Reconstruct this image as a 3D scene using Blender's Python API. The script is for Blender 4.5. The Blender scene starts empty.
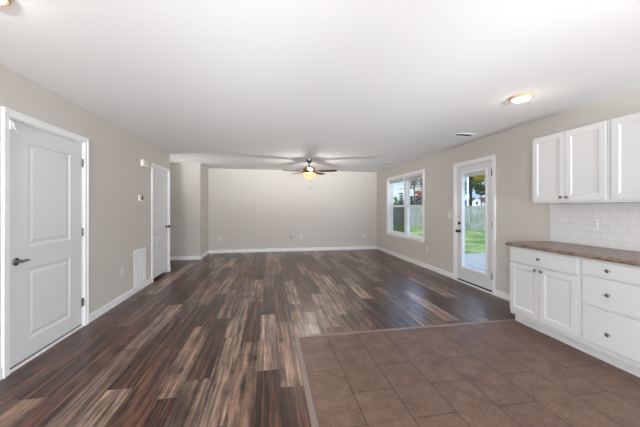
import bpy, bmesh, math, random
from mathutils import Vector, Matrix
random.seed(7)
S = bpy.context.scene
COL = S.collection

# ------------------------------------------------------------------ camera
cam_data = bpy.data.cameras.new('camera')
cam = bpy.data.objects.new('camera', cam_data)
COL.objects.link(cam)
cam.location = (0, 0, 1.335)
cam.rotation_euler = (math.radians(90), 0, math.radians(-10.07))
cam_data.sensor_width = 36
cam_data.lens = 16.0
cam_data.shift_y = -6.5 / 640
cam_data.clip_start = 0.05
cam_data.clip_end = 400
S.camera = cam

# ------------------------------------------------------------------ colour management
S.view_settings.view_transform = 'Standard'
S.view_settings.look = 'None'
S.view_settings.gamma = 1
S.view_settings.use_curve_mapping = False
S.view_settings.exposure = 0.29

# ------------------------------------------------------------------ light settings
SKY_STRENGTH = 0.9
HIGH_SKY_BOOST = 4.5
SUN_STRENGTH = 1.9
REAR_FILL_W = 45.0
REAR_UP_W = 0.5
CEILING_FILL_W = 2350.0
SIDE_W = 165.0
KITCHEN_W = 2.5
HALL_W = 90.0
FAN_GLOW = 50.0
DOME_GLOW = 1.6

def lin(c):
    return tuple(((v/255)/12.92 if v/255 <= .04045 else ((v/255+.055)/1.055)**2.4) for v in c)

# ------------------------------------------------------------------ node helper
class NT:
    def __init__(s, name):
        s.m = bpy.data.materials.new(name); s.m.use_nodes = True
        s.t = s.m.node_tree; s.t.nodes.clear()
        s.out = s.n('ShaderNodeOutputMaterial')
    def n(s, typ, **k):
        nd = s.t.nodes.new(typ)
        for a, b in k.items(): setattr(nd, a, b)
        return nd
    def put(s, nd, key, val):
        if val is None: return
        i = nd.inputs[key]
        if isinstance(val, bpy.types.NodeSocket): s.t.links.new(val, i)
        else: i.default_value = val
    def math(s, op, a, b=None, c=None, clamp=False):
        nd = s.n('ShaderNodeMath', operation=op, use_clamp=clamp)
        s.put(nd, 0, a); s.put(nd, 1, b); s.put(nd, 2, c)
        return nd.outputs[0]
    def mix(s, f, a, b, mode='MIX'):
        nd = s.n('ShaderNodeMix', data_type='RGBA', blend_type=mode)
        s.put(nd, 0, f)
        s.put(nd, 6, a if isinstance(a, bpy.types.NodeSocket) else (*a, 1))
        s.put(nd, 7, b if isinstance(b, bpy.types.NodeSocket) else (*b, 1))
        return nd.outputs[2]
    def coord(s, kind='Object'):
        return s.n('ShaderNodeTexCoord').outputs[kind]
    def sep(s, v):
        nd = s.n('ShaderNodeSeparateXYZ'); s.put(nd, 0, v); return nd.outputs
    def comb(s, x=0, y=0, z=0):
        nd = s.n('ShaderNodeCombineXYZ'); s.put(nd, 0, x); s.put(nd, 1, y); s.put(nd, 2, z); return nd.outputs[0]
    def noise(s, vec, scale, detail=3, rough=.55, dist=0):
        nd = s.n('ShaderNodeTexNoise'); s.put(nd, 'Vector', vec)
        nd.inputs['Scale'].default_value = scale; nd.inputs['Detail'].default_value = detail
        nd.inputs['Roughness'].default_value = rough; nd.inputs['Distortion'].default_value = dist
        return nd.outputs['Fac']
    def ramp(s, f, stops):
        nd = s.n('ShaderNodeValToRGB'); s.put(nd, 0, f)
        el = nd.color_ramp.elements
        while len(el) < len(stops): el.new(.5)
        for e, (p, c) in zip(el, stops):
            e.position = p; e.color = (*c, 1) if len(c) == 3 else c
        return nd.outputs[0]
    def step(s, f, a, b):
        nd = s.n('ShaderNodeMapRange'); s.put(nd, 0, f); s.put(nd, 1, a); s.put(nd, 2, b); nd.clamp = True
        return nd.outputs[0]
    def bump(s, h, strength=.3, dist=.002):
        nd = s.n('ShaderNodeBump'); s.put(nd, 'Height', h)
        nd.inputs['Strength'].default_value = strength; nd.inputs['Distance'].default_value = dist
        return nd.outputs[0]
    def bsdf(s, color, rough=.5, metal=0, normal=None, spec=.5, emis=None, es=0):
        nd = s.n('ShaderNodeBsdfPrincipled')
        s.put(nd, 'Base Color', color if isinstance(color, bpy.types.NodeSocket) else (*color, 1))
        s.put(nd, 'Roughness', rough); s.put(nd, 'Metallic', metal); s.put(nd, 'Normal', normal)
        s.put(nd, 'Specular IOR Level', spec)
        if emis is not None:
            s.put(nd, 'Emission Color', emis if isinstance(emis, bpy.types.NodeSocket) else (*emis, 1))
            nd.inputs['Emission Strength'].default_value = es
        return nd.outputs[0]
    def done(s, sh):
        s.t.links.new(sh, s.out.inputs[0]); return s.m

def painted(name, rgb, rough=.5, grain=60, amount=.03, bump=.05, spec=.5, metal=0):
    t = NT(name); c = t.coord()
    nz = t.noise(c, grain, 3)
    col = t.mix(t.math('MULTIPLY', nz, 1.0), tuple(v*(1-amount) for v in lin(rgb)), tuple(min(1, v*(1+amount)) for v in lin(rgb)))
    return t.done(t.bsdf(col, rough, metal, t.bump(nz, bump, .001) if bump else None, spec))

M = {}
M['wall'] = painted('greige_paint', (213, 209, 202), .85, 180, .015, .12, .25)
M['ceiling'] = painted('ceiling_paint', (243, 243, 243), .95, 140, .01, .15, .15)
M['trim'] = painted('white_trim_paint', (248, 248, 249), .4, 20, .006, .0, .4)
M['door'] = painted('white_door_paint', (228, 229, 232), .42, 30, .008, .03, .4)
M['cab'] = painted('white_cabinet_paint', (224, 224, 225), .38, 30, .006, .0, .4)
M['plastic'] = painted('white_plastic', (232, 231, 228), .35, 40, .004, 0, .45)
M['plate_grey'] = painted('wall_coloured_plate', (186, 181, 174), .5, 40, .004, 0, .4)
M['slot'] = painted('dark_slot', (70, 68, 66), .7, 40, .01, 0, .2)
M['nickel'] = painted('brushed_nickel', (140, 136, 132), .28, 200, .05, .02, .5, 1)
M['gunmetal'] = painted('dark_nickel', (78, 74, 72), .28, 200, .05, .02, .5, 1)
M['hinge'] = painted('satin_hinge_metal', (150, 148, 146), .35, 200, .05, .02, .5, 1)
M['black'] = painted('black_hardware', (22, 21, 21), .35, 60, .05, 0, .5)
M['rubber'] = painted('black_rubber', (20, 19, 19), .7, 60, .05, 0, .3)
M['display'] = painted('dark_display', (30, 32, 34), .15, 10, .01, 0, .5)
M['bronze'] = painted('antique_bronze', (140, 98, 66), .6, 120, .12, .02, .4, 0)
M['ring'] = painted('tan_metal_ring', (206, 168, 134), .5, 120, .05, .02, .4, 0)
M['vinyl'] = painted('white_vinyl', (238, 239, 240), .35, 30, .004, 0, .45)
M['blind'] = painted('blind_slats', (236, 236, 236), .55, 30, .01, 0, .3)
M['concrete'] = painted('patio_concrete', (164, 161, 154), .9, 9, .08, .2, .2)
M['bark'] = painted('tree_bark', (92, 68, 54), .95, 14, .3, .5, .1)
M['bark_grey'] = painted('grey_bark', (120, 108, 100), .95, 14, .3, .5, .1)
M['siding'] = painted('white_siding', (225, 226, 228), .7, 8, .03, .05, .2)
M['brick'] = painted('brown_brick', (140, 98, 82), .9, 12, .15, .1, .1)
M['shingle'] = painted('grey_shingle', (150, 158, 168), .9, 12, .15, .1, .1)
M['pole'] = painted('white_pole_paint', (235, 235, 235), .5, 12, .03, 0, .3)
M['transition'] = painted('transition_strip', (134, 118, 110), .45, 70, .12, .05, .4)

# --- wood planks: every plank carries its own two colours and grain settings
def wood():
    t = NT('wood_plank')
    ca = t.n('ShaderNodeAttribute', attribute_name='dark_tone').outputs['Color']
    cb = t.n('ShaderNodeAttribute', attribute_name='light_tone').outputs['Color']
    pa = t.n('ShaderNodeAttribute', attribute_name='grain').outputs['Color']
    p = t.n('ShaderNodeSeparateColor'); t.put(p, 0, pa)
    streak, seed, knot = p.outputs
    uv = t.sep(t.n('ShaderNodeUVMap', uv_map='plank').outputs[0])
    u, v = uv[0], uv[1]
    sd = t.math('MULTIPLY', seed, 91.7)
    wob = t.noise(t.comb(t.math('MULTIPLY', u, 4.0), t.math('MULTIPLY', v, 2.2), sd), 1.0, 3)
    uw = t.math('ADD', u, t.math('MULTIPLY', t.math('SUBTRACT', wob, .5), .016))
    fine = t.noise(t.comb(t.math('MULTIPLY', uw, 170.0), t.math('MULTIPLY', v, 4.5), sd), 1.0, 4, .7)
    broad = t.noise(t.comb(t.math('MULTIPLY', uw, 24.0), t.math('MULTIPLY', v, 1.1), t.math('ADD', sd, 5.0)), 1.0, 4, .6)
    blotch = t.noise(t.comb(t.math('MULTIPLY', u, 12.0), t.math('MULTIPLY', v, 5.0), t.math('ADD', sd, 11.0)), 1.0, 4, .65)
    soft = t.math('ADD', t.math('MULTIPLY', broad, .52), t.math('MULTIPLY', fine, .18))
    soft = t.math('POWER', t.step(t.math('ADD', soft, t.math('MULTIPLY', blotch, .30)), .385, .57), 1.15)
    hard = t.step(t.math('ADD', t.math('MULTIPLY', t.noise(t.comb(t.math('MULTIPLY', uw, 46.0), t.math('MULTIPLY', v, 1.0), sd), 1.0, 3, .6), .62), t.math('MULTIPLY', fine, .38)), .46, .62)
    f = t.n('ShaderNodeMix', data_type='FLOAT'); t.put(f, 0, streak); t.put(f, 2, soft); t.put(f, 3, hard)
    col = t.mix(f.outputs[0], ca, cb)
    # rusty and greyish drifts along the grain
    hue = t.noise(t.comb(t.math('MULTIPLY', uw, 18.0), t.math('MULTIPLY', v, 1.0), t.math('ADD', sd, 23.0)), 1.0, 3, .6)
    col = t.mix(t.step(hue, .50, .66), col, t.mix(1.0, col, (1.06, .95, .86), 'MULTIPLY'))
    band = t.step(t.noise(t.comb(t.math('MULTIPLY', uw, 13.0), t.math('MULTIPLY', v, .8), t.math('ADD', sd, 41.0)), 1.0, 3, .6), .50, .66)
    col = t.mix(t.math('MULTIPLY', band, .62), col, lin((44, 32, 27)))
    con = t.noise(t.comb(t.math('MULTIPLY', uw, 58.0), t.math('MULTIPLY', v, 1.4), t.math('ADD', sd, 61.0)), 1.0, 3, .65)
    con = t.math('ADD', .62, t.math('MULTIPLY', t.step(con, .38, .62), .66))
    col = t.mix(1.0, col, t.comb(t.math('MULTIPLY', con, 1.03), t.math('MULTIPLY', con, .945), t.math('MULTIPLY', con, .92)), 'MULTIPLY')
    # open-grain dark lines
    line = t.step(t.noise(t.comb(t.math('MULTIPLY', uw, 260.0), t.math('MULTIPLY', v, 9.0), t.math('ADD', sd, 3.0)), 1.0, 2, .6), .58, .70)
    col = t.mix(t.math('MULTIPLY', line, .4), col, lin((36, 26, 22)))
    # cross saw marks, only on the rustic planks
    saw = t.step(t.noise(t.comb(t.math('MULTIPLY', u, 5.0), t.math('MULTIPLY', v, 190.0), sd), 1.0, 2, .6), .55, .68)
    col = t.mix(t.math('MULTIPLY', t.math('MULTIPLY', saw, knot), .5), col, lin((62, 50, 44)))
    # knots
    vo = t.n('ShaderNodeTexVoronoi', feature='F1', voronoi_dimensions='2D'); vo.inputs['Scale'].default_value = 1.0
    t.put(vo, 'Vector', t.comb(t.math('ADD', t.math('MULTIPLY', uw, 5.5), sd), t.math('ADD', t.math('MULTIPLY', v, 1.7), sd), 0))
    kn = t.math('MULTIPLY', t.math('SUBTRACT', 1.0, t.step(vo.outputs['Distance'], .04, .13)), knot)
    col = t.mix(t.math('MULTIPLY', kn, .9), col, lin((30, 24, 22)))
    halo = t.math('MULTIPLY', t.math('SUBTRACT', 1.0, t.step(vo.outputs['Distance'], .08, .36)), knot)
    col = t.mix(t.math('MULTIPLY', halo, .35), col, lin((58, 46, 40)))
    # seams
    eu = t.math('MINIMUM', u, t.math('SUBTRACT', .178, u))
    seam = t.math('SUBTRACT', 1.0, t.step(t.math('MINIMUM', eu, v), .0008, .0028))
    col = t.mix(t.math('MULTIPLY', seam, .55), col, lin((30, 24, 21)))
    h = t.math('SUBTRACT', fine, t.math('MULTIPLY', seam, 1.5))
    rough = t.math('ADD', .24, t.math('MULTIPLY', fine, .12))
    return t.done(t.bsdf(col, rough, 0, t.bump(h, .12, .001), .55))
M['wood'] = wood()

def floor_tile():
    t = NT('brown_floor_tile')
    c = t.coord(); x, y, z = t.sep(c)
    a = t.math('DIVIDE', t.math('SUBTRACT', x, .284), .305)
    col_i = t.math('FLOOR', a); fu = t.math('FRACT', a)
    odd = t.math('MODULO', t.math('ADD', col_i, 20.0), 2.0)
    b = t.math('DIVIDE', t.math('ADD', t.math('SUBTRACT', y, 2.275 - 6.1), t.math('MULTIPLY', odd, -.305)), .61)
    fv = t.math('FRACT', b); row = t.math('FLOOR', b)
    du = t.math('MULTIPLY', t.math('MINIMUM', fu, t.math('SUBTRACT', 1.0, fu)), .305)
    dv = t.math('MULTIPLY', t.math('MINIMUM', fv, t.math('SUBTRACT', 1.0, fv)), .61)
    g = t.math('SUBTRACT', 1.0, t.step(t.math('MINIMUM', du, dv), .0022, .0044))
    wn = t.n('ShaderNodeTexWhiteNoise', noise_dimensions='2D'); t.put(wn, 'Vector', t.comb(col_i, row, 0))
    off = t.comb(t.math('MULTIPLY', wn.outputs[0], 9.0), t.math('MULTIPLY', wn.outputs[0], 5.0), 0)
    vadd = t.n('ShaderNodeVectorMath', operation='ADD'); t.put(vadd, 0, c); t.put(vadd, 1, off)
    n1 = t.noise(vadd.outputs[0], 6.0, 6, .7); n2 = t.noise(vadd.outputs[0], 45.0, 4, .75)
    f = t.step(t.math('ADD', t.math('MULTIPLY', n1, .55), t.math('MULTIPLY', n2, .45)), .38, .62)
    col = t.mix(f, lin((88, 66, 55)), lin((128, 101, 87)))
    fleck = t.step(t.noise(vadd.outputs[0], 170.0, 2, .6), .62, .72)
    col = t.mix(t.math('MULTIPLY', fleck, .3), col, lin((160, 140, 125)))
    col = t.mix(t.math('MULTIPLY', t.math('SUBTRACT', wn.outputs[0], .5), .22), col, lin((70, 52, 44)))
    col = t.mix(t.math('MULTIPLY', g, .92), col, lin((50, 37, 31)))
    h = t.math('SUBTRACT', t.math('MULTIPLY', n2, .3), g)
    return t.done(t.bsdf(col, t.math('ADD', .38, t.math('MULTIPLY', n2, .15)), 0, t.bump(h, .25, .0015), .45))
M['tile'] = floor_tile()

def subway():
    t = NT('white_subway_tile')
    x, y, z = t.sep(t.coord('Object'))
    # object coordinates are the world's here
    r = t.math('DIVIDE', t.math('SUBTRACT', z, .922), .0755)
    row = t.math('FLOOR', r); fv = t.math('FRACT', r)
    a = t.math('ADD', t.math('DIVIDE', t.math('SUBTRACT', 2.912, y), .1535), t.math('MULTIPLY', t.math('MODULO', row, 2.0), .5))
    fu = t.math('FRACT', a)
    du = t.math('MULTIPLY', t.math('MINIMUM', fu, t.math('SUBTRACT', 1.0, fu)), .1535)
    dv = t.math('MULTIPLY', t.math('MINIMUM', fv, t.math('SUBTRACT', 1.0, fv)), .0755)
    d = t.math('MINIMUM', du, dv)
    g = t.math('SUBTRACT', 1.0, t.step(d, .0008, .0022))
    col = t.mix(g, lin((234, 234, 234)), lin((204, 204, 204)))
    return t.done(t.bsdf(col, t.math('ADD', .14, t.math('MULTIPLY', g, .6)), 0, t.bump(t.step(d, 0, .004), .5, .001), .5))
M['subway'] = subway()

def counter():
    t = NT('brown_speckled_laminate')
    c = t.coord()
    n1 = t.noise(c, 26.0, 5, .7); n2 = t.noise(c, 95.0, 3, .7)
    col = t.ramp(n1, [(.28, lin((60, 46, 40))), (.43, lin((112, 90, 78))), (.56, lin((150, 125, 110))), (.72, lin((196, 174, 158)))])
    dark = t.step(n2, .57, .66)
    col = t.mix(t.math('MULTIPLY', dark, .7), col, lin((60, 46, 40)))
    light = t.step(t.noise(c, 150.0, 2, .6), .60, .70)
    col = t.mix(t.math('MULTIPLY', light, .5), col, lin((200, 184, 172)))
    return t.done(t.bsdf(col, .3, 0, None, .5))
M['counter'] = counter()

def glass(name, tint=(1, 1, 1), dark=0.0):
    t = NT(name)
    tr = t.n('ShaderNodeBsdfTransparent'); tr.inputs[0].default_value = (*[v*(1-dark) for v in tint], 1)
    gl = t.n('ShaderNodeBsdfGlossy'); gl.inputs['Roughness'].default_value = .02
    lw = t.n('ShaderNodeLayerWeight'); lw.inputs[0].default_value = .5
    fr = t.math('ADD', .02, t.math('MULTIPLY', .5, t.math('POWER', lw.outputs['Facing'], 5.0)))
    mx = t.n('ShaderNodeMixShader'); t.put(mx, 0, fr); t.put(mx, 1, tr.outputs[0]); t.put(mx, 2, gl.outputs[0])
    return t.done(mx.outputs[0])
M['glass'] = glass('clear_glass', (.97, .99, .98))
M['screen'] = glass('insect_screen_mesh', (.9, .95, .93), .5)

def glow(name, rgb, strength, edge=None):
    t = NT(name)
    col = lin(rgb)
    if edge:
        lw = t.n('ShaderNodeNewGeometry')
        nz = t.noise(t.coord(), 14, 3, .6, .5)
        c = t.mix(nz, lin(edge), col)
        return t.done(t.bsdf(lin((240, 225, 200)), .35, 0, None, .4, c, strength))
    return t.done(t.bsdf(lin((245, 240, 232)), .35, 0, None, .4, col, strength))
M['dome_glow'] = glow('lit_dome_diffuser', (255, 238, 205), DOME_GLOW)
def bowl():
    t = NT('lit_alabaster_bowl')
    z = t.sep(t.coord())[2]
    nz = t.noise(t.coord(), 14, 3, .6, .5)
    c = t.mix(nz, lin((255, 176, 92)), lin((255, 236, 186)))
    e = t.n('ShaderNodeEmission'); t.put(e, 0, c); t.put(e, 1, 1.25)
    tr = t.n('ShaderNodeBsdfTransparent'); tr.inputs[0].default_value = (1, .93, .82, 1)
    mx = t.n('ShaderNodeMixShader'); t.put(mx, 0, .35); t.put(mx, 1, e.outputs[0]); t.put(mx, 2, tr.outputs[0])
    return t.done(mx.outputs[0])
M['bowl_glow'] = bowl()

def walnut():
    t = NT('dark_walnut_blade')
    x, y, z = t.sep(t.coord())
    n = t.noise(t.comb(t.math('MULTIPLY', x, 4.0), t.math('MULTIPLY', y, 30.0), z), 1.0, 3)
    return t.done(t.bsdf(t.mix(n, lin((36, 24, 20)), lin((66, 44, 36))), .4))
M['blade'] = walnut()

def lawn():
    t = NT('lawn_grass')
    c = t.coord()
    n1 = t.noise(c, .8, 5, .7); n2 = t.noise(c, 5.0, 4, .75)
    col = t.ramp(t.math('ADD', t.math('MULTIPLY', n1, .6), t.math('MULTIPLY', n2, .4)),
                 [(.3, lin((52, 88, 40))), (.45, lin((92, 122, 58))), (.54, lin((146, 154, 92))), (.68, lin((182, 174, 136)))])
    return t.done(t.bsdf(col, .95, 0, t.bump(n2, .8, .03), .1))
M['lawn'] = lawn()
def fencewood():
    t = NT('weathered_fence_board')
    x, y, z = t.sep(t.coord())
    n = t.noise(t.comb(t.math('MULTIPLY', x, 6.0), t.math('MULTIPLY', y, 6.0), t.math('MULTIPLY', z, 1.2)), 1.0, 4, .7)
    return t.done(t.bsdf(t.ramp(n, [(.3, lin((122, 120, 108))), (.7, lin((176, 175, 162)))]), .9, 0, None, .1))
M['fence'] = fencewood()
def leafmat(name, a, b):
    t = NT(name)
    n = t.noise(t.coord(), 1.7, 3, .7)
    col = t.mix(t.step(n, .3, .7), lin(a), lin(b))
    return t.done(t.bsdf(col, .8, 0, None, .2))
M['leaf_green'] = leafmat('green_leaves', (58, 96, 50), (128, 162, 92))
M['leaf_dark'] = leafmat('dark_needles', (34, 62, 48), (86, 112, 84))
M['leaf_yellow'] = leafmat('yellow_leaves', (200, 170, 40), (238, 214, 90))
M['leaf_orange'] = leafmat('orange_leaves', (186, 100, 72), (222, 140, 108))
M['leaf_blue'] = leafmat('bluish_needles', (70, 104, 112), (120, 150, 152))

# ------------------------------------------------------------------ world: sky with drifting cloud
w = bpy.data.worlds.new('sky'); S.world = w; w.use_nodes = True
nt = w.node_tree; nt.nodes.clear()
def wn(t, **k):
    n = nt.nodes.new(t)
    for a, b in k.items(): setattr(n, a, b)
    return n
sky = wn('ShaderNodeTexSky', sky_type='NISHITA', sun_disc=False)
sky.sun_elevation = math.radians(42); sky.sun_rotation = math.radians(200)
sky.air_density = 1.0; sky.dust_density = .6; sky.ozone_density = 1.5
tc = wn('ShaderNodeTexCoord')
mp = wn('ShaderNodeMapping'); mp.inputs['Scale'].default_value = (1.0, 1.0, 3.2)
nz = wn('ShaderNodeTexNoise'); nz.inputs['Scale'].default_value = 3.4; nz.inputs['Detail'].default_value = 6; nz.inputs['Roughness'].default_value = .6
rp = wn('ShaderNodeValToRGB'); rp.color_ramp.elements[0].position = .52; rp.color_ramp.elements[1].position = .74
gain = wn('ShaderNodeVectorMath', operation='SCALE'); gain.inputs['Scale'].default_value = .115
mixc = wn('ShaderNodeMix', data_type='RGBA'); mixc.inputs[7].default_value = (1.0, 1.0, 1.03, 1)
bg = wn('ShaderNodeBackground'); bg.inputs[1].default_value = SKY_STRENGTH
ow = wn('ShaderNodeOutputWorld')
L = nt.links.new
L(tc.outputs['Generated'], mp.inputs[0]); L(mp.outputs[0], nz.inputs['Vector']); L(nz.outputs['Fac'], rp.inputs[0])
blue = wn('ShaderNodeVectorMath', operation='MULTIPLY'); blue.inputs[1].default_value = (.80, .91, 1.07)
L(sky.outputs[0], gain.inputs[0]); L(gain.outputs[0], blue.inputs[0]); L(blue.outputs[0], mixc.inputs[6]); L(rp.outputs[0], mixc.inputs[0])
# unseen upper sky boosted above the horizon band, adding indoor daylight and floor sheen
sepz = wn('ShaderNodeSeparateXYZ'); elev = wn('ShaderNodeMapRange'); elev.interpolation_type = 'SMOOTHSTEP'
elev.inputs[1].default_value = .13; elev.inputs[2].default_value = .34; elev.inputs[3].default_value = SKY_STRENGTH; elev.inputs[4].default_value = SKY_STRENGTH*HIGH_SKY_BOOST
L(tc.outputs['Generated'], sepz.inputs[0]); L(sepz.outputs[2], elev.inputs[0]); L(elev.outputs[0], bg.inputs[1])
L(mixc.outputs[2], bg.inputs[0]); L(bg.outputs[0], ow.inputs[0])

# ------------------------------------------------------------------ sun and added fill lights
def light(name, typ, loc, energy, color=(1, 1, 1), aim=None, **k):
    d = bpy.data.lights.new(name, typ); d.energy = energy; d.color = color
    for a, b in k.items(): setattr(d, a, b)
    o = bpy.data.objects.new(name, d); COL.objects.link(o); o.location = loc
    if aim is not None:
        o.rotation_euler = (Vector(aim) - Vector(loc)).to_track_quat('-Z', 'Y').to_euler()
    return o
YR = -6.5
light('sun', 'SUN', (-10, -20, 20), SUN_STRENGTH, (1, .96, .9), (-10+.30, -20+.75, 20-.62), angle=.02)
# added fill light at the rear wall opening, well behind the camera
light('rear_fill', 'AREA', (0.6, YR-.12, 1.45), REAR_FILL_W, (.90, .955, 1), (0.6, 8, 1.45), shape='RECTANGLE', size=4.6, size_y=1.7)
# added fill spots low at the rear of the room, thrown along the ceiling
for fx_, ax_ in ((-.6, -.9), (.6, .7), (1.8, 2.3)):
    light('ceiling_fill_spot', 'SPOT', (fx_, YR+.4, .4), CEILING_FILL_W, (.92, .96, 1), (ax_, 4.2, 2.86), spot_size=math.radians(25), spot_blend=1.0, shadow_soft_size=.35)
# added fill lights near the side walls behind the camera, crossing the room
light('side_fill', 'AREA', (-1.95, -1.6, 1.15), SIDE_W*1.2, (.92, .96, 1), (3.3, 3.2, -.4), shape='RECTANGLE', size=2.4, size_y=1.5)
light('side_fill', 'AREA', (3.2, -2.2, 1.2), SIDE_W*1.15, (.92, .96, 1), (-1.2, 2.6, -.3), shape='RECTANGLE', size=2.4, size_y=1.5)
# added weak fill near the camera, tilted up at the ceiling
light('up_fill', 'AREA', (0.7, -1.2, 0.55), REAR_UP_W, (.95, .98, 1), (0.9, 3.0, 2.44), shape='RECTANGLE', size=2.6, size_y=1.6)

# ------------------------------------------------------------------ object helpers
ORG = {}
def props(o, label=None, cat=None, group=None, kind=None):
    if label: o['label'] = label
    if cat: o['category'] = cat
    if group: o['group'] = group
    if kind: o['kind'] = kind
    return o
def root(name, loc, label=None, cat=None, group=None, kind=None):
    o = bpy.data.objects.new(name, None); COL.objects.link(o)
    o.location = loc; o.empty_display_size = .1
    ORG[o.name] = Vector(loc)
    return props(o, label, cat, group, kind)
def obj(name, bm, mat, parent=None, bevel=0, smooth=False, keep=False, seg=2):
    bmesh.ops.recalc_face_normals(bm, faces=bm.faces[:])
    if parent is not None: org = ORG[parent.name]
    elif keep: org = Vector((0, 0, 0))
    else:
        xs = [v.co for v in bm.verts]
        org = Vector(((min(v.x for v in xs)+max(v.x for v in xs))/2, (min(v.y for v in xs)+max(v.y for v in xs))/2, min(v.z for v in xs)))
    bmesh.ops.translate(bm, verts=bm.verts[:], vec=-org)
    me = bpy.data.meshes.new(name); bm.to_mesh(me); bm.free()
    o = bpy.data.objects.new(name, me); COL.objects.link(o)
    if parent is not None: o.parent = parent
    else: o.location = org
    ORG[o.name] = org
    me.materials.append(mat if not isinstance(mat, str) else M[mat])
    if smooth:
        for p in me.polygons: p.use_smooth = True
        me.set_sharp_from_angle(angle=math.radians(40))
    if bevel:
        b = o.modifiers.new('bevel', 'BEVEL'); b.width = bevel; b.segments = seg; b.limit_method = 'ANGLE'; b.angle_limit = math.radians(40)
    return o
def box(bm, x0, x1, y0, y1, z0, z1):
    v = [bm.verts.new(p) for p in ((x0,y0,z0),(x1,y0,z0),(x1,y1,z0),(x0,y1,z0),(x0,y0,z1),(x1,y0,z1),(x1,y1,z1),(x0,y1,z1))]
    for f in ((0,3,2,1),(4,5,6,7),(0,1,5,4),(1,2,6,5),(2,3,7,6),(3,0,4,7)):
        bm.faces.new([v[i] for i in f])
def B(*boxes):
    bm = bmesh.new()
    for b in boxes: box(bm, *b)
    return bm
def lathe(bm, prof, mtx, seg=24):
    """prof: list of (radius, height) about local Z"""
    rings = []
    for r, h in prof:
        if r < 1e-6: rings.append([bm.verts.new(mtx @ Vector((0, 0, h)))])
        else: rings.append([bm.verts.new(mtx @ Vector((r*math.cos(2*math.pi*i/seg), r*math.sin(2*math.pi*i/seg), h))) for i in range(seg)])
    for a, b in zip(rings, rings[1:]):
        if len(a) == 1 and len(b) == 1: continue
        for i in range(seg):
            j = (i+1) % seg
            if len(a) == 1: bm.faces.new((a[0], b[i], b[j]))
            elif len(b) == 1: bm.faces.new((a[i], a[j], b[0]))
            else: bm.faces.new((a[i], a[j], b[j], b[i]))
    for ring in (rings[0], rings[-1]):
        if len(ring) > 1: bm.faces.new(ring)
def axis(loc, d):
    return Matrix.Translation(loc) @ Vector(d).to_track_quat('Z', 'Y').to_matrix().to_4x4()
def tube(bm, pts, radii, seg=10):
    n = len(pts)
    if not isinstance(radii, (list, tuple)): radii = [radii]*n
    rings = []
    for i, p in enumerate(pts):
        d = Vector(pts[min(i+1, n-1)]) - Vector(pts[max(i-1, 0)])
        m = axis(p, d)
        rings.append([bm.verts.new(m @ Vector((radii[i]*math.cos(2*math.pi*k/seg), radii[i]*math.sin(2*math.pi*k/seg), 0))) for k in range(seg)])
    for a, b in zip(rings, rings[1:]):
        for k in range(seg):
            j = (k+1) % seg; bm.faces.new((a[k], a[j], b[j], b[k]))
    bm.faces.new(rings[0]); bm.faces.new(rings[-1])

def paneled(us, vs, panels, rings, face, out, thick):
    """A slab across axis Y (u) and Z (v), front at x=face looking towards out (+1/-1), with profiled panels."""
    bm = bmesh.new()
    P = lambda u, v, d: bm.verts.new((face + out*d, u, v))
    for i in range(len(us)-1):
        for j in range(len(vs)-1):
            u0, u1, v0, v1 = us[i], us[i+1], vs[j], vs[j+1]
            if (i, j) not in panels:
                bm.faces.new([P(u0, v0, 0), P(u1, v0, 0), P(u1, v1, 0), P(u0, v1, 0)])
            else:
                prev = None
                for ins, d in [(0, 0)] + rings:
                    r = [P(u0+ins, v0+ins, d), P(u1-ins, v0+ins, d), P(u1-ins, v1-ins, d), P(u0+ins, v1-ins, d)]
                    if prev:
                        for k in range(4): bm.faces.new([prev[k], prev[(k+1) % 4], r[(k+1) % 4], r[k]])
                    prev = r
                bm.faces.new(prev)
    a, b, c, d = us[0], us[-1], vs[0], vs[-1]
    for q in (((a,c,0),(b,c,0),(b,c,-thick),(a,c,-thick)), ((a,d,0),(b,d,0),(b,d,-thick),(a,d,-thick)), ((a,c,0),(a,d,0),(a,d,-thick),(a,c,-thick)),
              ((b,c,0),(b,d,0),(b,d,-thick),(b,c,-thick)), ((a,c,-thick),(b,c,-thick),(b,d,-thick),(a,d,-thick))):
        bm.faces.new([P(*p) for p in q])
    bmesh.ops.remove_doubles(bm, verts=bm.verts[:], dist=1e-5)
    return bm

# ------------------------------------------------------------------ room constants
XL, XR, YB, H = -2.05, 3.36, 8.60, 2.44
HALL_END, JOG_Y, JOG_X, HALL_X = 6.40, 7.65, -1.73, -5.2
TX, TY = 0.272, 2.91            # corner of the tiled kitchen floor

def wall_y(name, x0, x1, y0, y1, holes):
    """wall running along Y with rectangular holes (ya, yb, za, zb)"""
    bm = bmesh.new(); y = y0
    for a, b, c, d in sorted(holes):
        box(bm, x0, x1, y, a, 0, H)
        if c > 0: box(bm, x0, x1, a, b, 0, c)
        box(bm, x0, x1, a, b, d, H); y = b
    box(bm, x0, x1, y, y1, 0, H)
    return props(obj(name, bm, 'wall', keep=True), kind='structure')

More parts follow.
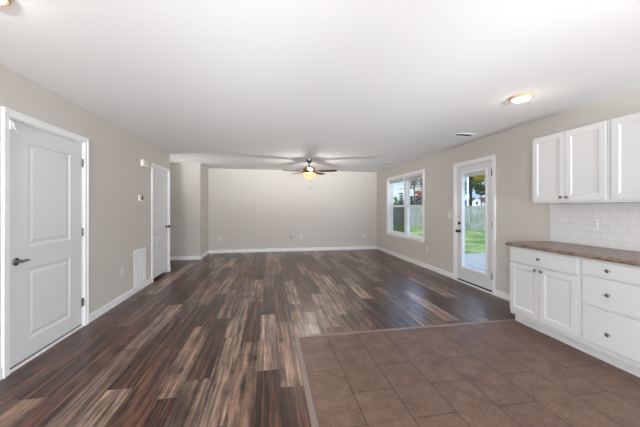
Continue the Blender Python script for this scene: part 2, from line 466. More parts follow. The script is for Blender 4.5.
D1 = (2.662, 3.600, 0, 2.055)       # left wall openings
D2 = (5.505, 6.295, 0, 2.055)
DR = (3.812, 4.680, 0, 2.070)       # patio door
WR = (5.825, 7.725, .615, 2.110)    # twin window
wall_y('wall_left', XL-.12, XL, YR, HALL_END, [D1, D2])
wall_y('wall_right', XR, XR+.15, YR, YB+.12, [DR, WR])
props(obj('wall_back', B((JOG_X-.12, XR, YB, YB+.12, 0, H)), 'wall', keep=True), kind='structure')
props(obj('wall_jog', B((JOG_X-.12, JOG_X, JOG_Y, YB, 0, H), (HALL_X, JOG_X-.12, JOG_Y, JOG_Y+.12, 0, H)), 'wall', keep=True), kind='structure')
props(obj('wall_hall', B((HALL_X, XL-.12, HALL_END-.12, HALL_END, 0, H), (HALL_X-.12, HALL_X, HALL_END-.12, JOG_Y+.12, 0, H)), 'wall', keep=True), kind='structure')
props(obj('wall_rear', B((XL-.12, -1.75, YR-.12, YR, 0, H), (2.95, XR+.15, YR-.12, YR, 0, H), (-1.75, 2.95, YR-.12, YR, 0, .55), (-1.75, 2.95, YR-.12, YR, 2.3, H)), 'wall', keep=True), kind='structure')
props(obj('wall_light_block', B((-3.12, -3.0, 1.9, HALL_END-.12, 0, H), (-3.0, XL-.12, 1.9, 2.0, 0, H), (-3.0, XL-.12, 4.5, 4.6, 0, H)), 'wall', keep=True), kind='structure')  # unseen enclosure added behind the doors to block sky light
props(obj('ceiling', B((HALL_X-.12, XR+.15, YR-.3, YB+.12, H, H+.18)), 'ceiling', keep=True), kind='structure')

# ------------------------------------------------------------------ plank floor
TONE = {  # dark tone, light tone, streak, knot
 'D': ((34, 19, 14), (146, 104, 80), 1.0, 0.0),
 'B': ((34, 20, 15), (118, 86, 70), .3, 0.0),
 'K': ((58, 42, 34), (186, 156, 134), .1, 1.0),
 'G': ((48, 37, 32), (160, 138, 122), .2, .35),
 'P': ((72, 56, 48), (206, 182, 164), .2, .12),
 'R': ((36, 21, 16), (144, 104, 84), .35, .5),
}
def planks():
    W, LEN, base = .178, 1.22, -.10
    joint = {-11: 3.87, -10: 4.75, -9: 2.30, -8: 4.25, -7: 2.95, -6: 2.31, -5: 4.1, -4: 3.36, -3: 2.335, -2: 3.03, -1: 2.895,
             0: 2.365, 1: 2.12, 2: 3.915, 3: 3.594, 4: 4.31, 5: 5.87}
    known = {(-11, 0): 'B', (-11, -1): 'R', (-10, -1): 'R', (-10, -2): 'D', (-9, 0): 'D', (-9, -1): 'K', (-8, -1): 'R', (-8, -2): 'R', (-8, 0): 'B',
             (-7, -1): 'G', (-7, 0): 'P', (-6, 0): 'D', (-6, -1): 'P', (-6, 1): 'G', (-5, -1): 'B', (-5, -2): 'R', (-5, 0): 'K',
             (-4, 0): 'D', (-4, -1): 'K', (-4, 1): 'P', (-3, 0): 'B', (-3, -1): 'G', (-3, 1): 'K', (-3, 2): 'D',
             (-2, 0): 'P', (-2, -1): 'P', (-2, 1): 'G', (-1, 0): 'D', (-1, -1): 'K', (-1, 1): 'K', (-1, 2): 'D', (0, -1): 'D', (0, 0): 'P', (0, 1): 'B', (0, 2): 'K',
             (1, -1): 'B', (1, 0): 'K', (1, 1): 'D', (1, 2): 'D', (2, -1): 'K', (2, 0): 'P', (2, 1): 'D', (3, -1): 'P', (3, 0): 'R', (3, 1): 'D', (4, -1): 'P', (4, 0): 'D',
             (5, -1): 'K', (5, 0): 'B', (6, 0): 'G', (3, 2): 'B'}
    rnd = random.Random(21)
    bm = bmesh.new(); uvl = bm.loops.layers.uv.new('plank')
    la = bm.loops.layers.float_color.new('dark_tone'); lb = bm.loops.layers.float_color.new('light_tone'); lg = bm.loops.layers.float_color.new('grain')
    for c in range(-30, 22):
        x0 = base + c*W
        if x0 > XR + .1: break
        j0 = joint.get(c, rnd.uniform(2.0, 3.2))
        prev = ''
        for k in range(-9, 7):
            ya, yb = j0 + k*LEN, j0 + (k+1)*LEN
            r = rnd.random()
            kind = 'D' if r < .23 else 'B' if r < .42 else 'R' if r < .54 else 'K' if r < .70 else 'G' if r < .86 else 'P'
            if kind == prev: kind = rnd.choice('DBKGPR')
            kind = known.get((c, k), kind); prev = kind
            seed = rnd.random(); v = rnd.uniform(.72, .92)
            lo, hi, st, kn = TONE[kind]
            for (a, b, e, d) in ((x0, x0+W, ya, yb),):
                b = min(b, XR + .1)
                pieces = []
                cut = [(a, b, max(e, YR), min(d, YB + .1))]
                for (p, q, r0, r1) in cut:
                    if q <= XL - .11: # only the hall lies here
                        r0, r1 = max(r0, HALL_END - .1), min(r1, JOG_Y + .1)
                    if r1 <= r0: continue
                    if q > TX and r0 < TY:           # beside / under the kitchen tile
                        if p < TX: pieces.append((p, TX, r0, min(r1, TY)))
                        if r1 > TY: pieces.append((p, q, TY, r1))
                    else: pieces.append((p, q, r0, r1))
                for (p, q, r0, r1) in pieces:
                    vs = [bm.verts.new(t) for t in ((p, r0, 0), (q, r0, 0), (q, r1, 0), (p, r1, 0))]
                    f = bm.faces.new(vs)
                    for l in f.loops:
                        l[uvl].uv = (l.vert.co.x - x0, l.vert.co.y - ya)
                        l[la] = (*[t*v for t in lin(lo)], 1); l[lb] = (*[t*v for t in lin(hi)], 1); l[lg] = (st, seed, kn, 1)
    me = bpy.data.meshes.new('floor'); bm.to_mesh(me); bm.free()
    o = bpy.data.objects.new('floor', me); COL.objects.link(o); me.materials.append(M['wood'])
    return props(o, kind='structure')
planks()
props(obj('floor_tiles', B((TX, XR+.1, YR, TY, -.03, 0.001)), 'tile', keep=True), kind='structure')
props(obj('floor_base', B((HALL_X-.12, XR+.15, YR-.12, YB+.12, -.2, -.031)), 'concrete', keep=True), kind='structure')
props(obj('trim_1', B((TX-.022, TX+.022, YR, TY+.022, 0, .006), (TX+.022, 2.85, TY-.022, TY+.022, 0, .006)), 'transition', keep=True, bevel=.003), kind='structure')

# ------------------------------------------------------------------ baseboards
def base_profile(name, runs):
    """runs: (x0,x1,y0,y1) footprints 14 mm deep; a board with a thinner moulded top"""
    bm = bmesh.new()
    for r in runs: box(bm, *r, 0, .098)
    return props(obj(name, bm, 'trim', keep=True, bevel=.006), kind='structure')
bt = .015
base_profile('baseboard_left', [(XL, XL+bt, YR, 2.604), (XL, XL+bt, 3.658, 5.447), (XL, XL+bt, 6.353, HALL_END), (XL-.12, XL+bt, HALL_END, HALL_END+bt)])
base_profile('baseboard_jog', [(HALL_X, JOG_X+bt, JOG_Y-bt, JOG_Y), (JOG_X, JOG_X+bt, JOG_Y, YB)])
base_profile('baseboard_back', [(JOG_X+bt, XR, YB-bt, YB)])
base_profile('baseboard_right', [(XR-bt, XR, 4.738, YB-bt), (XR-bt, XR, 2.90, 3.755)])

# ------------------------------------------------------------------ interior doors
def casing_bm(x, out, ya, yb, zt, wdt=.058, th=.016, zb=0):
    xs = sorted((x, x+out*th)); xs2 = sorted((x, x+out*(th+.006)))
    return B((*xs, ya-wdt, ya, zb, zt+wdt), (*xs, yb, yb+wdt, zb, zt+wdt), (*xs, ya, yb, zt, zt+wdt),
             (*xs2, ya-wdt-.001, ya-wdt+.016, zb, zt+wdt+.001), (*xs2, yb+wdt-.016, yb+wdt+.001, zb, zt+wdt+.001), (*xs2, ya-wdt+.016, yb+wdt-.016, zt+wdt-.016, zt+wdt+.001))
def hinge(parent, x, y, z, mat='hinge', hh=.09):
    bm = bmesh.new()
    lathe(bm, [(.006, 0), (.006, hh*.32)], axis((x, y, z-hh/2), (0, 0, 1)), 10)
    lathe(bm, [(.006, 0), (.006, hh*.32)], axis((x, y, z-hh/2+hh*.34), (0, 0, 1)), 10)
    lathe(bm, [(.006, 0), (.006, hh*.32)], axis((x, y, z-hh/2+hh*.68), (0, 0, 1)), 10)
    box(bm, x-.006, x-.001, y-.022, y+.018, z-hh/2, z+hh/2)
    return obj('hinge', bm, mat, parent)

def interior_door(name, hole, hinge_near, low):
    ya, yb, _, zt = hole
    t = root(name, (XL, (ya+yb)/2, 0), kind='structure')
    obj('casing', casing_bm(XL, 1, ya, yb, zt), 'trim', t, bevel=.003)
    obj('jamb', B((XL-.12, XL+.001, ya, ya+.010, 0, zt), (XL-.12, XL+.001, yb-.010, yb, 0, zt), (XL-.12, XL+.001, ya+.010, yb-.010, zt-.010, zt),
                  (XL-.070, XL-.050, ya+.010, ya+.024, 0, zt-.010), (XL-.070, XL-.050, yb-.024, yb-.010, 0, zt-.010), (XL-.070, XL-.050, ya+.024, yb-.024, zt-.024, zt-.010)), 'trim', t)
    a, b, c, d = ya+.013, yb-.013, low, zt-.013
    st = (b-a)*.21
    slab = paneled([a, a+st, b-st, b], [c, .185, .80, .99, 1.885, d], {(1, 1), (1, 3)},
                   [(.010, -.007), (.022, -.009), (.034, -.009), (.055, -.003)], XL-.008, 1, .036)
    s = obj('door_slab', slab, 'door', t, smooth=False)
    for z in (.275, 1.055, 1.825):
        hinge(t, XL+.004, (a-.004) if hinge_near else (b+.004), z)
    return t, s, a, b
d1, s1, a, b = interior_door('door_1', D1, False, .038)
obj('threshold', B((XL-.11, XL+.006, D1[0]+.010, D1[1]-.010, 0, .018)), 'trim', d1, bevel=.003)
obj('door_gap_strip', B((XL-.040, XL-.012, a, b, .018, .038)), 'hinge', d1)  # added strip filling the gap; stops the light leak and draws the grey line
# lever handle
bm = bmesh.new(); ky, kz, kx = a+.07, .885, XL-.008
lathe(bm, [(.033, 0), (.033, .006), (.026, .012)], axis((kx, ky, kz), (1, 0, 0)), 28)
lathe(bm, [(.012, .01), (.012, .05)], axis((kx, ky, kz), (1, 0, 0)), 16)
tube(bm, [(kx+.05, ky-.012, kz), (kx+.053, ky+.01, kz+.001), (kx+.052, ky+.035, kz+.003), (kx+.048, ky+.058, kz), (kx+.045, ky+.075, kz-.001)], [.011, .012, .011, .010, .007], 12)
obj('lever_handle', bm, 'nickel', s1, smooth=True)
# small flip catch at the top of the slab
bm = bmesh.new(); cx = XL+.016
box(bm, cx, cx+.008, D1[0]-.006, D1[0]+.016, 1.955, 2.030)
tube(bm, [(cx+.006, D1[0]+.012, 2.02), (cx+.014, D1[0]+.020, 1.975), (cx+.014, D1[0]+.035, 1.955), (cx+.010, D1[0]+.058, 1.948)], .004, 8)
obj('flip_catch', bm, 'plastic', d1, smooth=True)
d2, s2, a, b = interior_door('door_2', D2, True, .045)
bm = bmesh.new()
lathe(bm, [(.030, 0), (.030, .006), (.012, .012), (.012, .034), (.026, .044), (.029, .056), (.022, .066), (0, .069)], axis((XL-.008, b-.06, .94), (1, 0, 0)), 24)
obj('door_knob', bm, 'gunmetal', s2, smooth=True)

# ------------------------------------------------------------------ patio door (right wall)
ya, yb, _, zt = DR
t3 = root('door_3', (XR, (ya+yb)/2, 0), kind='structure')
obj('casing', casing_bm(XR, -1, ya, yb, zt, .055), 'trim', t3, bevel=.003)
obj('jamb', B((XR-.001, XR+.15, ya, ya+.014, 0, zt), (XR-.001, XR+.15, yb-.014, yb, 0, zt), (XR-.001, XR+.15, ya+.014, yb-.014, zt-.014, zt),
              (XR+.056, XR+.075, ya+.014, ya+.03, 0, zt-.014), (XR+.056, XR+.075, yb-.03, yb-.014, 0, zt-.014), (XR+.056, XR+.075, ya+.03, yb-.03, zt-.03, zt-.014)), 'trim', t3)
obj('threshold', B((XR-.012, XR+.16, ya+.014, yb-.014, 0, .022)), 'trim', t3, bevel=.003)
a, b, c, d = ya+.017, yb-.017, .048, zt-.017
fx = XR+.008
g0, g1, h0, h1 = 3.972, 4.520, .290, 1.925        # glass
slab = bmesh.new()
for (p, q, r, s_) in ((a, g0-.03, c, d), (g1+.03, b, c, d), (g0-.03, g1+.03, c, h0-.03), (g0-.03, g1+.03, h1+.03, d)):
    box(slab, fx, fx+.044, p, q, r, s_)
s3 = obj('door_slab', slab, 'door', t3)
obj('door_gap_strip', B((fx+.002, fx+.042, a, b, .022, c)), 'rubber', t3)
def frame_bm(x0, x1, ya, yb, za, zb, wd):
    return B((x0, x1, ya-wd, ya, za-wd, zb+wd), (x0, x1, yb, yb+wd, za-wd, zb+wd), (x0, x1, ya, yb, za-wd, za), (x0, x1, ya, yb, zb, zb+wd))
obj('lite_frame', frame_bm(fx-.010, fx+.05, g0, g1, h0, h1, .034), 'trim', s3, bevel=.006)
pn = obj('pane', B((fx+.028, fx+.034, g0, g1, h0, h1)), 'glass', s3)
# raised enclosed blind at the head of the glass
bm = bmesh.new()
box(bm, fx+.004, fx+.026, g0, g1, h1-.018, h1)
for i in range(7): box(bm, fx+.005, fx+.024, g0+.004, g1-.004, h1-.026-i*.0075, h1-.0225-i*.0075)
obj('blind_stack', bm, 'blind', s3)
bm = bmesh.new(); tube(bm, [(fx-.012, g1-.0, h1-.03), (fx-.016, g1+.035, h1-.30), (fx-.014, g1+.062, h1-.58)], .0035, 8)
obj('blind_wand', bm, 'plastic', s3, smooth=True)
bm = bmesh.new()
lathe(bm, [(.027, 0), (.027, .010), (.020, .018), (0, .019)], axis((fx, b-.062, 1.045), (-1, 0, 0)), 24); box(bm, fx-.034, fx-.016, b-.066, b-.058, 1.03, 1.06)
obj('deadbolt', bm, 'black', s3, smooth=True)
bm = bmesh.new()
lathe(bm, [(.031, 0), (.031, .008), (.012, .014), (.012, .034), (.026, .044), (.029, .056), (.022, .067), (0, .070)], axis((fx, b-.062, .905), (-1, 0, 0)), 24)
obj('door_knob', bm, 'black', s3, smooth=True)
for z in (.275, 1.07, 1.86):
    bm = bmesh.new()
    lathe(bm, [(.0065, 0), (.0065, .10)], axis((XR-.012, ya+.012, z-.05), (0, 0, 1)), 10)
    box(bm, XR-.010, XR+.002, ya+.001, ya+.020, z-.05, z+.05)
    obj('hinge', bm, 'black' if z != 1.07 else 'hinge', t3)

# ------------------------------------------------------------------ twin window
ya, yb, za, zb = WR
w1 = root('window_1', (XR, (ya+yb)/2, za), kind='structure')
obj('casing', B((XR-.016, XR, ya-.062, ya, za-.062, zb+.062), (XR-.016, XR, yb, yb+.062, za-.062, zb+.062), (XR-.016, XR, ya, yb, zb, zb+.062), (XR-.016, XR, ya, yb, za-.062, za)), 'trim', w1, bevel=.004)
obj('jamb', B((XR-.001, XR+.15, ya, ya+.012, za, zb), (XR-.001, XR+.15, yb-.012, yb, za, zb), (XR-.001, XR+.15, ya+.012, yb-.012, zb-.012, zb), (XR-.001, XR+.15, ya+.012, yb-.012, za, za+.012)), 'trim', w1)
ym = (ya+yb)/2
obj('mullion', B((XR+.055, XR+.15, ym-.05, ym+.05, za+.012, zb-.012)), 'vinyl', w1, bevel=.003)
zm = 1.355
for (p, q, scr) in ((ya+.012, ym-.05, False), (ym+.05, yb-.012, True)):
    # lower sash sits inside, upper sash outside
    lo_x, up_x = XR+.078, XR+.108
    fr = .042
    s = obj('lower_sash', frame_bm(lo_x, lo_x+.028, p+fr, q-fr, za+.012+fr, zm-.02, fr), 'vinyl', w1, bevel=.003)
    obj('pane', B((lo_x+.012, lo_x+.016, p+fr, q-fr, za+.012+fr, zm-.02)), 'glass', s)
    obj('sash_lock', B((lo_x-.012, lo_x, (p+q)/2-.03, (p+q)/2+.03, zm-.012, zm+.004)), 'vinyl', s, bevel=.003)
    s = obj('upper_sash', frame_bm(up_x, up_x+.028, p+fr, q-fr, zm+.03, zb-.012-fr, fr*.9), 'vinyl', w1, bevel=.003)
    obj('pane', B((up_x+.012, up_x+.016, p+fr, q-fr, zm+.03, zb-.012-fr)), 'glass', s)
    if scr: obj('insect_screen', B((XR+.142, XR+.143, p+.02, q-.02, za+.03, zm)), 'screen', w1)
    # raised mini blind: head rail, stacked slats, bottom rail
    bm = bmesh.new()
    box(bm, XR+.022, XR+.058, p+.004, q-.004 if q < ym else q-.004, zb-.045, zb-.013)
    for i in range(9): box(bm, XR+.026, XR+.052, p+.008, q-.008, zb-.052-i*.006, zb-.049-i*.006)
    box(bm, XR+.028, XR+.050, p+.008, q-.008, zb-.118, zb-.104)
    bl = obj('mini_blind', bm, 'blind', w1)
    bm = bmesh.new(); tube(bm, [(XR+.022, q-.09, zb-.05), (XR+.020, q-.085, zb-.95)], .004, 8)
    obj('wand', bm, 'plastic', bl, smooth=True)

# ------------------------------------------------------------------ outlets, switches, wall devices
def plate(name, pos, n, label, cat, kind='outlet', mat='plastic', pw=.070, ph=.114, group=None):
    """pos on the wall, n = wall normal"""
    n = Vector(n); up = Vector((0, 0, 1)); s = up.cross(n)
    t = root(name, pos, label, cat, group)
    pos = Vector(pos)
    def bx(s0, s1, u0, u1, d0, d1, bm=None):
        bm = bm or bmesh.new()
        vs = []
        for dd in (d0, d1):
            for (ss, uu) in ((s0, u0), (s1, u0), (s1, u1), (s0, u1)):
                vs.append(bm.verts.new(pos + s*ss + up*uu + n*dd))
        for f in ((0,1,2,3),(4,5,6,7),(0,1,5,4),(1,2,6,5),(2,3,7,6),(3,0,4,7)): bm.faces.new([vs[i] for i in f])
        return bm
    obj('cover_plate', bx(-pw/2, pw/2, -ph/2, ph/2, 0, .006), mat, t, bevel=.003)
    if kind == 'outlet':
        for zc in (-.021, .021):
            r = obj('receptacle', bx(-.017, .017, zc-.014, zc+.014, .006, .0085), mat, t, bevel=.002)
            bm = bx(-.008, -.0055, zc-.003, zc+.006, .0085, .009); bx(.0055, .008, zc-.003, zc+.006, .0085, .009, bm); bx(-.002, .002, zc-.010, zc-.006, .0085, .009, bm)
            obj('slots', bm, 'slot', r)
    elif kind == 'coax':
        bm = bmesh.new(); lathe(bm, [(.007, 0), (.007, .008), (.005, .014), (0, .014)], axis(pos + n*.006, n), 12)
        obj('coax_jack', bm, 'nickel', t, smooth=True)
    elif kind == 'switch2':
        for sc in (-.023, .023):
            obj('rocker', bx(sc-.016, sc+.016, -.033, .033, .006, .011), mat, t, bevel=.002)
    return t
plate('wall_outlet', (XL, 4.442, .417), (1, 0, 0), 'white outlet plate low on the left wall before the return air grille', 'outlet')
plate('wall_outlet', (-1.409, YB, .41), (0, -1, 0), 'white outlet plate on the far grey wall nearest the jog corner', 'outlet')
plate('wall_outlet', (.942, YB, .424), (0, -1, 0), 'white outlet plate mid far wall beside the grey coax plate', 'outlet')
plate('cable_plate', (.639, YB, .43), (0, -1, 0), 'faint wall-coloured cable plate on the far wall beside the white outlet', 'cable plate', 'coax', 'plate_grey')
plate('wall_outlet', (2.939, YB, .419), (0, -1, 0), 'white outlet plate on the far wall close to the window-side corner', 'outlet')
plate('wall_outlet', (XR, 5.65, .416), (-1, 0, 0), 'white outlet plate between the twin window and the glazed door', 'outlet')
plate('light_switch', (XR, 4.864, 1.184), (-1, 0, 0), 'white double rocker light switch beside the glazed patio door', 'light switch', 'switch2', pw=.114)
plate('wall_outlet', (XR-.010, 2.432, 1.155), (-1, 0, 0), 'white outlet plate set in the subway tile backsplash', 'outlet')

t = root('door_chime', (XL, 5.13, 2.0), 'white rectangular door chime high on the wall beside the closet door', 'door chime')
obj('housing', B((XL, XL+.048, 5.02, 5.235, 1.995, 2.105)), 'plastic', t, bevel=.006)
obj('grille', B(*[(XL+.048, XL+.0505, 5.05, 5.205, 2.015+i*.014, 2.021+i*.014) for i in range(6)]), 'plastic', t)
t = root('thermostat', (XL, 5.0, 1.43), 'small white thermostat with a dark display on the left wall', 'thermostat')
obj('housing', B((XL, XL+.026, 4.935, 5.065, 1.430, 1.530)), 'plastic', t, bevel=.005)
obj('display', B((XL+.026, XL+.028, 5.000, 5.058, 1.448, 1.520)), 'display', t)

t = root('return_grille', (XL, 5.0, .1), 'tall white return air grille above the baseboard beside the closet door', 'air grille')
gy0, gy1, gz0, gz1 = 4.79, 5.215, .102, .665
obj('frame', frame_bm(XL, XL+.010, gy0+.03, gy1-.03, gz0+.03, gz1-.03, .03), 'trim', t, bevel=.003)
obj('backing', B((XL, XL+.001, gy0+.03, gy1-.03, gz0+.03, gz1-.03)), 'slot', t)
bm = bmesh.new(); n = 27
for i in range(n):
    z = gz0+.034 + i*(gz1-gz0-.068)/(n-1)
    vs = [bm.verts.new(p) for p in ((XL+.0015, gy0+.03, z+.007), (XL+.0085, gy0+.03, z-.005), (XL+.0085, gy1-.03, z-.005), (XL+.0015, gy1-.03, z+.007),
                                    (XL+.0015, gy0+.03, z+.0085), (XL+.0085, gy0+.03, z-.0035), (XL+.0085, gy1-.03, z-.0035), (XL+.0015, gy1-.03, z+.0085))]
    for f in ((0,1,2,3),(4,5,6,7),(0,1,5,4),(1,2,6,5),(2,3,7,6),(3,0,4,7)): bm.faces.new([vs[k] for k in f])
lv = obj('louvers', bm, 'trim', t)
for i in range(1, 4):
    y = gy0 + i*(gy1-gy0)/4
    obj('rib', B((XL+.001, XL+.0105, y-.004, y+.004, gz0+.03, gz1-.03)), 'trim', t)

def ceiling_vent(x, y, lx, ly, label):
    t = root('ceiling_vent', (x, y, H), label, 'ceiling vent', 'supply vents in the ceiling')
    x0, x1, y0, y1 = x-lx/2, x+lx/2, y-ly/2, y+ly/2
    obj('frame', B((x0, x0+.022, y0, y1, H-.008, H), (x1-.022, x1, y0, y1, H-.008, H), (x0+.022, x1-.022, y0, y0+.022, H-.008, H), (x0+.022, x1-.022, y1-.022, y1, H-.008, H)), 'ceiling', t, bevel=.003)
    obj('backing', B((x0+.022, x1-.022, y0+.022, y1-.022, H-.001, H)), 'rubber', t)
    bm = bmesh.new(); n = int((ly-.05)/.022)
    for i in range(n):
        yy = y0+.03+i*.022
        box(bm, x0+.022, x1-.022, yy, yy+.003, H-.007, H-.001)
    obj('louvers', bm, 'hinge', t)
ceiling_vent(2.92, 3.90, .30, .16, 'white ceiling vent near the right wall above the glazed patio door')
ceiling_vent(2.96, 6.77, .30, .16, 'white ceiling vent near the right wall above the twin window')

t = root('smoke_detector', (-1.98, 7.14, H-.035), 'small round white smoke detector on the ceiling where the hallway opens', 'smoke detector')
bm = bmesh.new(); lathe(bm, [(.066, H), (.066, H-.014), (.055, H-.030), (.034, H-.036), (0, H-.036)], Matrix.Translation((-1.98, 7.14, 0)), 28)
obj('cover', bm, 'plastic', t, smooth=True)
bm = bmesh.new(); lathe(bm, [(.012, H-.036), (.012, H-.039), (0, H-.039)], Matrix.Translation((-1.98, 7.14, 0)), 14)
obj('test_button', bm, 'slot', t)

# ------------------------------------------------------------------ flush ceiling lights
def flush_light(x, y, label, watts, warm=(1, .87, .70), r=.102):
    t = root('flush_light', (x, y, H-.07), label, 'ceiling light')
    m = Matrix.Translation((x, y, 0))
    bm = bmesh.new(); lathe(bm, [(r*.9, H), (r, H-.006), (r*1.0, H-.020), (r*.93, H-.026), (r*.86, H-.022), (r*.86, H-.004)], m, 40)
    obj('ring', bm, 'ring', t, smooth=True)
    bm = bmesh.new(); lathe(bm, [(r*.855, H-.008), (r*.84, H-.022), (r*.72, H-.034), (r*.5, H-.043), (r*.25, H-.048), (0, H-.049)], m, 40)
    obj('diffuser', bm, 'dome_glow', t, smooth=True)
    light('lamp_glow', 'POINT', (x, y, H-.16), watts, warm, shadow_soft_size=.12)
    return t
flush_light(2.488, 2.46, 'round flush ceiling light with a bronze ring above the kitchen counter', KITCHEN_W*.35)
flush_light(-1.435, 1.715, 'round flush ceiling light near the entry door, only its rim in view', KITCHEN_W*.3, (1, .95, .9))
light('hall_lamp', 'SPOT', (-3.3, 7.0, .5), HALL_W, (1, .97, .93), (-1.9, 7.0, 2.44), spot_size=math.radians(50), spot_blend=1.0, shadow_soft_size=.15)

# ------------------------------------------------------------------ ceiling fan
FX, FY = .915, 6.60
t = root('ceiling_fan', (FX, FY, H), 'five-blade ceiling fan with a lit alabaster bowl at the far end of the room', 'ceiling fan')
m = Matrix.Translation((FX, FY, 0))
bm = bmesh.new(); lathe(bm, [(.068, H), (.066, H-.02), (.040, H-.060), (.018, H-.075), (0, H-.075)], m, 28); obj('canopy', bm, 'nickel', t, smooth=True)
bm = bmesh.new(); lathe(bm, [(.013, H-.07), (.013, H-.15), (.026, H-.155), (.026, H-.175)], m, 16); obj('downrod', bm, 'nickel', t, smooth=True)
bm = bmesh.new(); lathe(bm, [(.03, 2.275), (.09, 2.268), (.135, 2.245), (.145, 2.22), (.145, 2.19), (.130, 2.17), (.09, 2.16), (.05, 2.155)], m, 40)
obj('motor_housing', bm, 'bronze', t, smooth=True)
for k in range(5):
    ang = math.radians(-14 - 10.07 + 72*k)
    R = Matrix.Translation((FX, FY, 2.165)) @ Matrix.Rotation(ang, 4, 'Z')
    tilt = Matrix.Rotation(math.radians(-12), 4, 'X')
    bm = bmesh.new()
    out = [(.20, -.052), (.30, -.060), (.50, -.067), (.60, -.066), (.645, -.050), (.662, -.02), (.662, .02), (.645, .050), (.60, .066), (.50, .067), (.30, .060), (.20, .052)]
    top = [bm.verts.new(R @ tilt @ Vector((x, y, .004))) for x, y in out]; bot = [bm.verts.new(R @ tilt @ Vector((x, y, -.004))) for x, y in out]
    bm.faces.new(top); bm.faces.new(bot[::-1])
    for i in range(len(out)): j = (i+1) % len(out); bm.faces.new((top[i], bot[i], bot[j], top[j]))
    bl = obj('blade', bm, 'blade', t)
    bm = bmesh.new()
    for x0, x1, hw in ((.12, .20, .018), (.19, .27, .036)):
        vs = [bm.verts.new(R @ (tilt if x0 > .15 else Matrix.Identity(4)) @ Vector(p)) for p in ((x0,-hw,-.010),(x1,-hw*.8,-.010),(x1,hw*.8,-.010),(x0,hw,-.010),(x0,-hw,-.004),(x1,-hw*.8,-.004),(x1,hw*.8,-.004),(x0,hw,-.004))]
        for f in ((0,3,2,1),(4,5,6,7),(0,1,5,4),(1,2,6,5),(2,3,7,6),(3,0,4,7)): bm.faces.new([vs[i] for i in f])
    obj('blade_bracket', bm, 'bronze', bl)
bm = bmesh.new(); lathe(bm, [(.05, 2.155), (.07, 2.15), (.150, 2.140), (.152, 2.128), (.145, 2.122), (.06, 2.125)], m, 36); obj('light_fitter', bm, 'bronze', t, smooth=True)
bm = bmesh.new(); lathe(bm, [(.148, 2.126), (.150, 2.115), (.135, 2.085), (.105, 2.048), (.065, 2.01), (.028, 1.982), (0, 1.975)], m, 36); obj('glass_bowl', bm, 'bowl_glow', t, smooth=True)
bm = bmesh.new(); lathe(bm, [(.010, 1.978), (.012, 1.97), (.006, 1.955), (0, 1.952)], m, 14); obj('finial', bm, 'bronze', t, smooth=True)
bm = bmesh.new(); tube(bm, [(FX+.03, FY-.06, 2.12), (FX+.012, FY-.10, 1.98), (FX+.01, FY-.10, 1.80)], .0018, 6); ch = obj('pull_chain', bm, 'nickel', t)
bm = bmesh.new(); lathe(bm, [(0, 0), (.010, .006), (.012, .016), (.006, .034), (0, .036)], Matrix.Translation((FX+.01, FY-.10, 1.762)), 12); obj('pull_knob', bm, 'bronze', ch, smooth=True)
light('fan_lamp', 'POINT', (FX, FY, 2.01), FAN_GLOW, (1, .95, .90), shadow_soft_size=.075, specular_factor=.15)

# ------------------------------------------------------------------ base cabinets
BX = 2.785      # face-frame plane; fronts stand 20 mm proud
def knob(parent, x, y, z):
    bm = bmesh.new()
    lathe(bm, [(.0075, 0), (.0055, .004), (.0055, .012), (.013, .018), (.0155, .024), (.012, .029), (0, .031)], axis((x, y, z), (-1, 0, 0)), 20)
    return obj('knob', bm, 'nickel', parent, smooth=True)
SHAKER = [(.008, -.003), (.016, -.007)]
def cab_front(name, parent, y0, y1, z0, z1, x, shaker=True):
    if shaker:
        s = .052
        bm = paneled([y0, y0+s, y1-s, y1], [z0, z0+s, z1-s, z1], {(1, 1)}, SHAKER, x, -1, .019)
    else:
        bm = paneled([y0, y1], [z0, z1], set(), [], x, -1, .019)
    return obj(name, bm, 'cab', parent, bevel=.0035)
def base_cabinet(y1, y0, label, drawers_only, cabinet_end=False):
    t = root('base_cabinet', ((BX+XR)/2, (y0+y1)/2, 0), label, 'cabinet')
    obj('body', B((BX, XR-.002, y0, y1, .10, .884)), 'cab', t)
    obj('toe_kick', B((BX+.065, XR-.002, y0, y1, 0, .10)), 'cab', t)
    fx = BX-.019
    a, b = y0+.022, y1-.022 + (.012 if cabinet_end else 0)
    if drawers_only:
        for z0, z1 in ((.742, .866), (.480, .726), (.150, .464)):
            d = cab_front('drawer', t, a, b, z0, z1, fx, False)
            knob(d, fx, (a+b)/2, (z0+z1)/2 if z1 > .5 else (z0+z1)/2-.03)
    else:
        d = cab_front('drawer', t, a, b, .712, .866, fx, False); knob(d, fx, (a+b)/2, .79)
        mid = (a+b)/2
        for (p, q, ky) in ((a, mid-.003, mid-.034), (mid+.003, b, mid+.034)):
            d = cab_front('cabinet_door', t, p, q, .145, .698, fx); knob(d, fx, ky, .668)
    return t
base_cabinet(2.895, 2.128, 'white base cabinet with one drawer over two doors at the end of the counter', False, True)
base_cabinet(2.126, 1.672, 'white base cabinet with three stacked drawers under the counter', True)
base_cabinet(1.670, .908, 'white base cabinet beyond the drawer stack, outside the picture edge', False)

# countertop with a rolled front edge
bm = bmesh.new()
prof = [(XR, .884), (XR, .921), (2.765, .921), (2.750, .917), (2.742, .906), (2.742, .894), (2.750, .886), (2.760, .884)]
y0, y1 = .90, 2.93
A_ = [bm.verts.new((x, y0, z)) for x, z in prof]; C_ = [bm.verts.new((x, y1, z)) for x, z in prof]
bm.faces.new(A_); bm.faces.new(C_[::-1])
for i in range(len(prof)): j = (i+1) % len(prof); bm.faces.new((A_[i], C_[i], C_[j], A_[j]))
props(obj('countertop', bm, 'counter', bevel=.004), 'brown speckled laminate countertop running over the white base cabinets', 'countertop')
props(obj('backsplash', B((XR-.010, XR-.0005, .90, 2.912, .922, 1.374)), 'subway', keep=True), 'white subway tile backsplash between the countertop and the wall cabinets', 'backsplash')

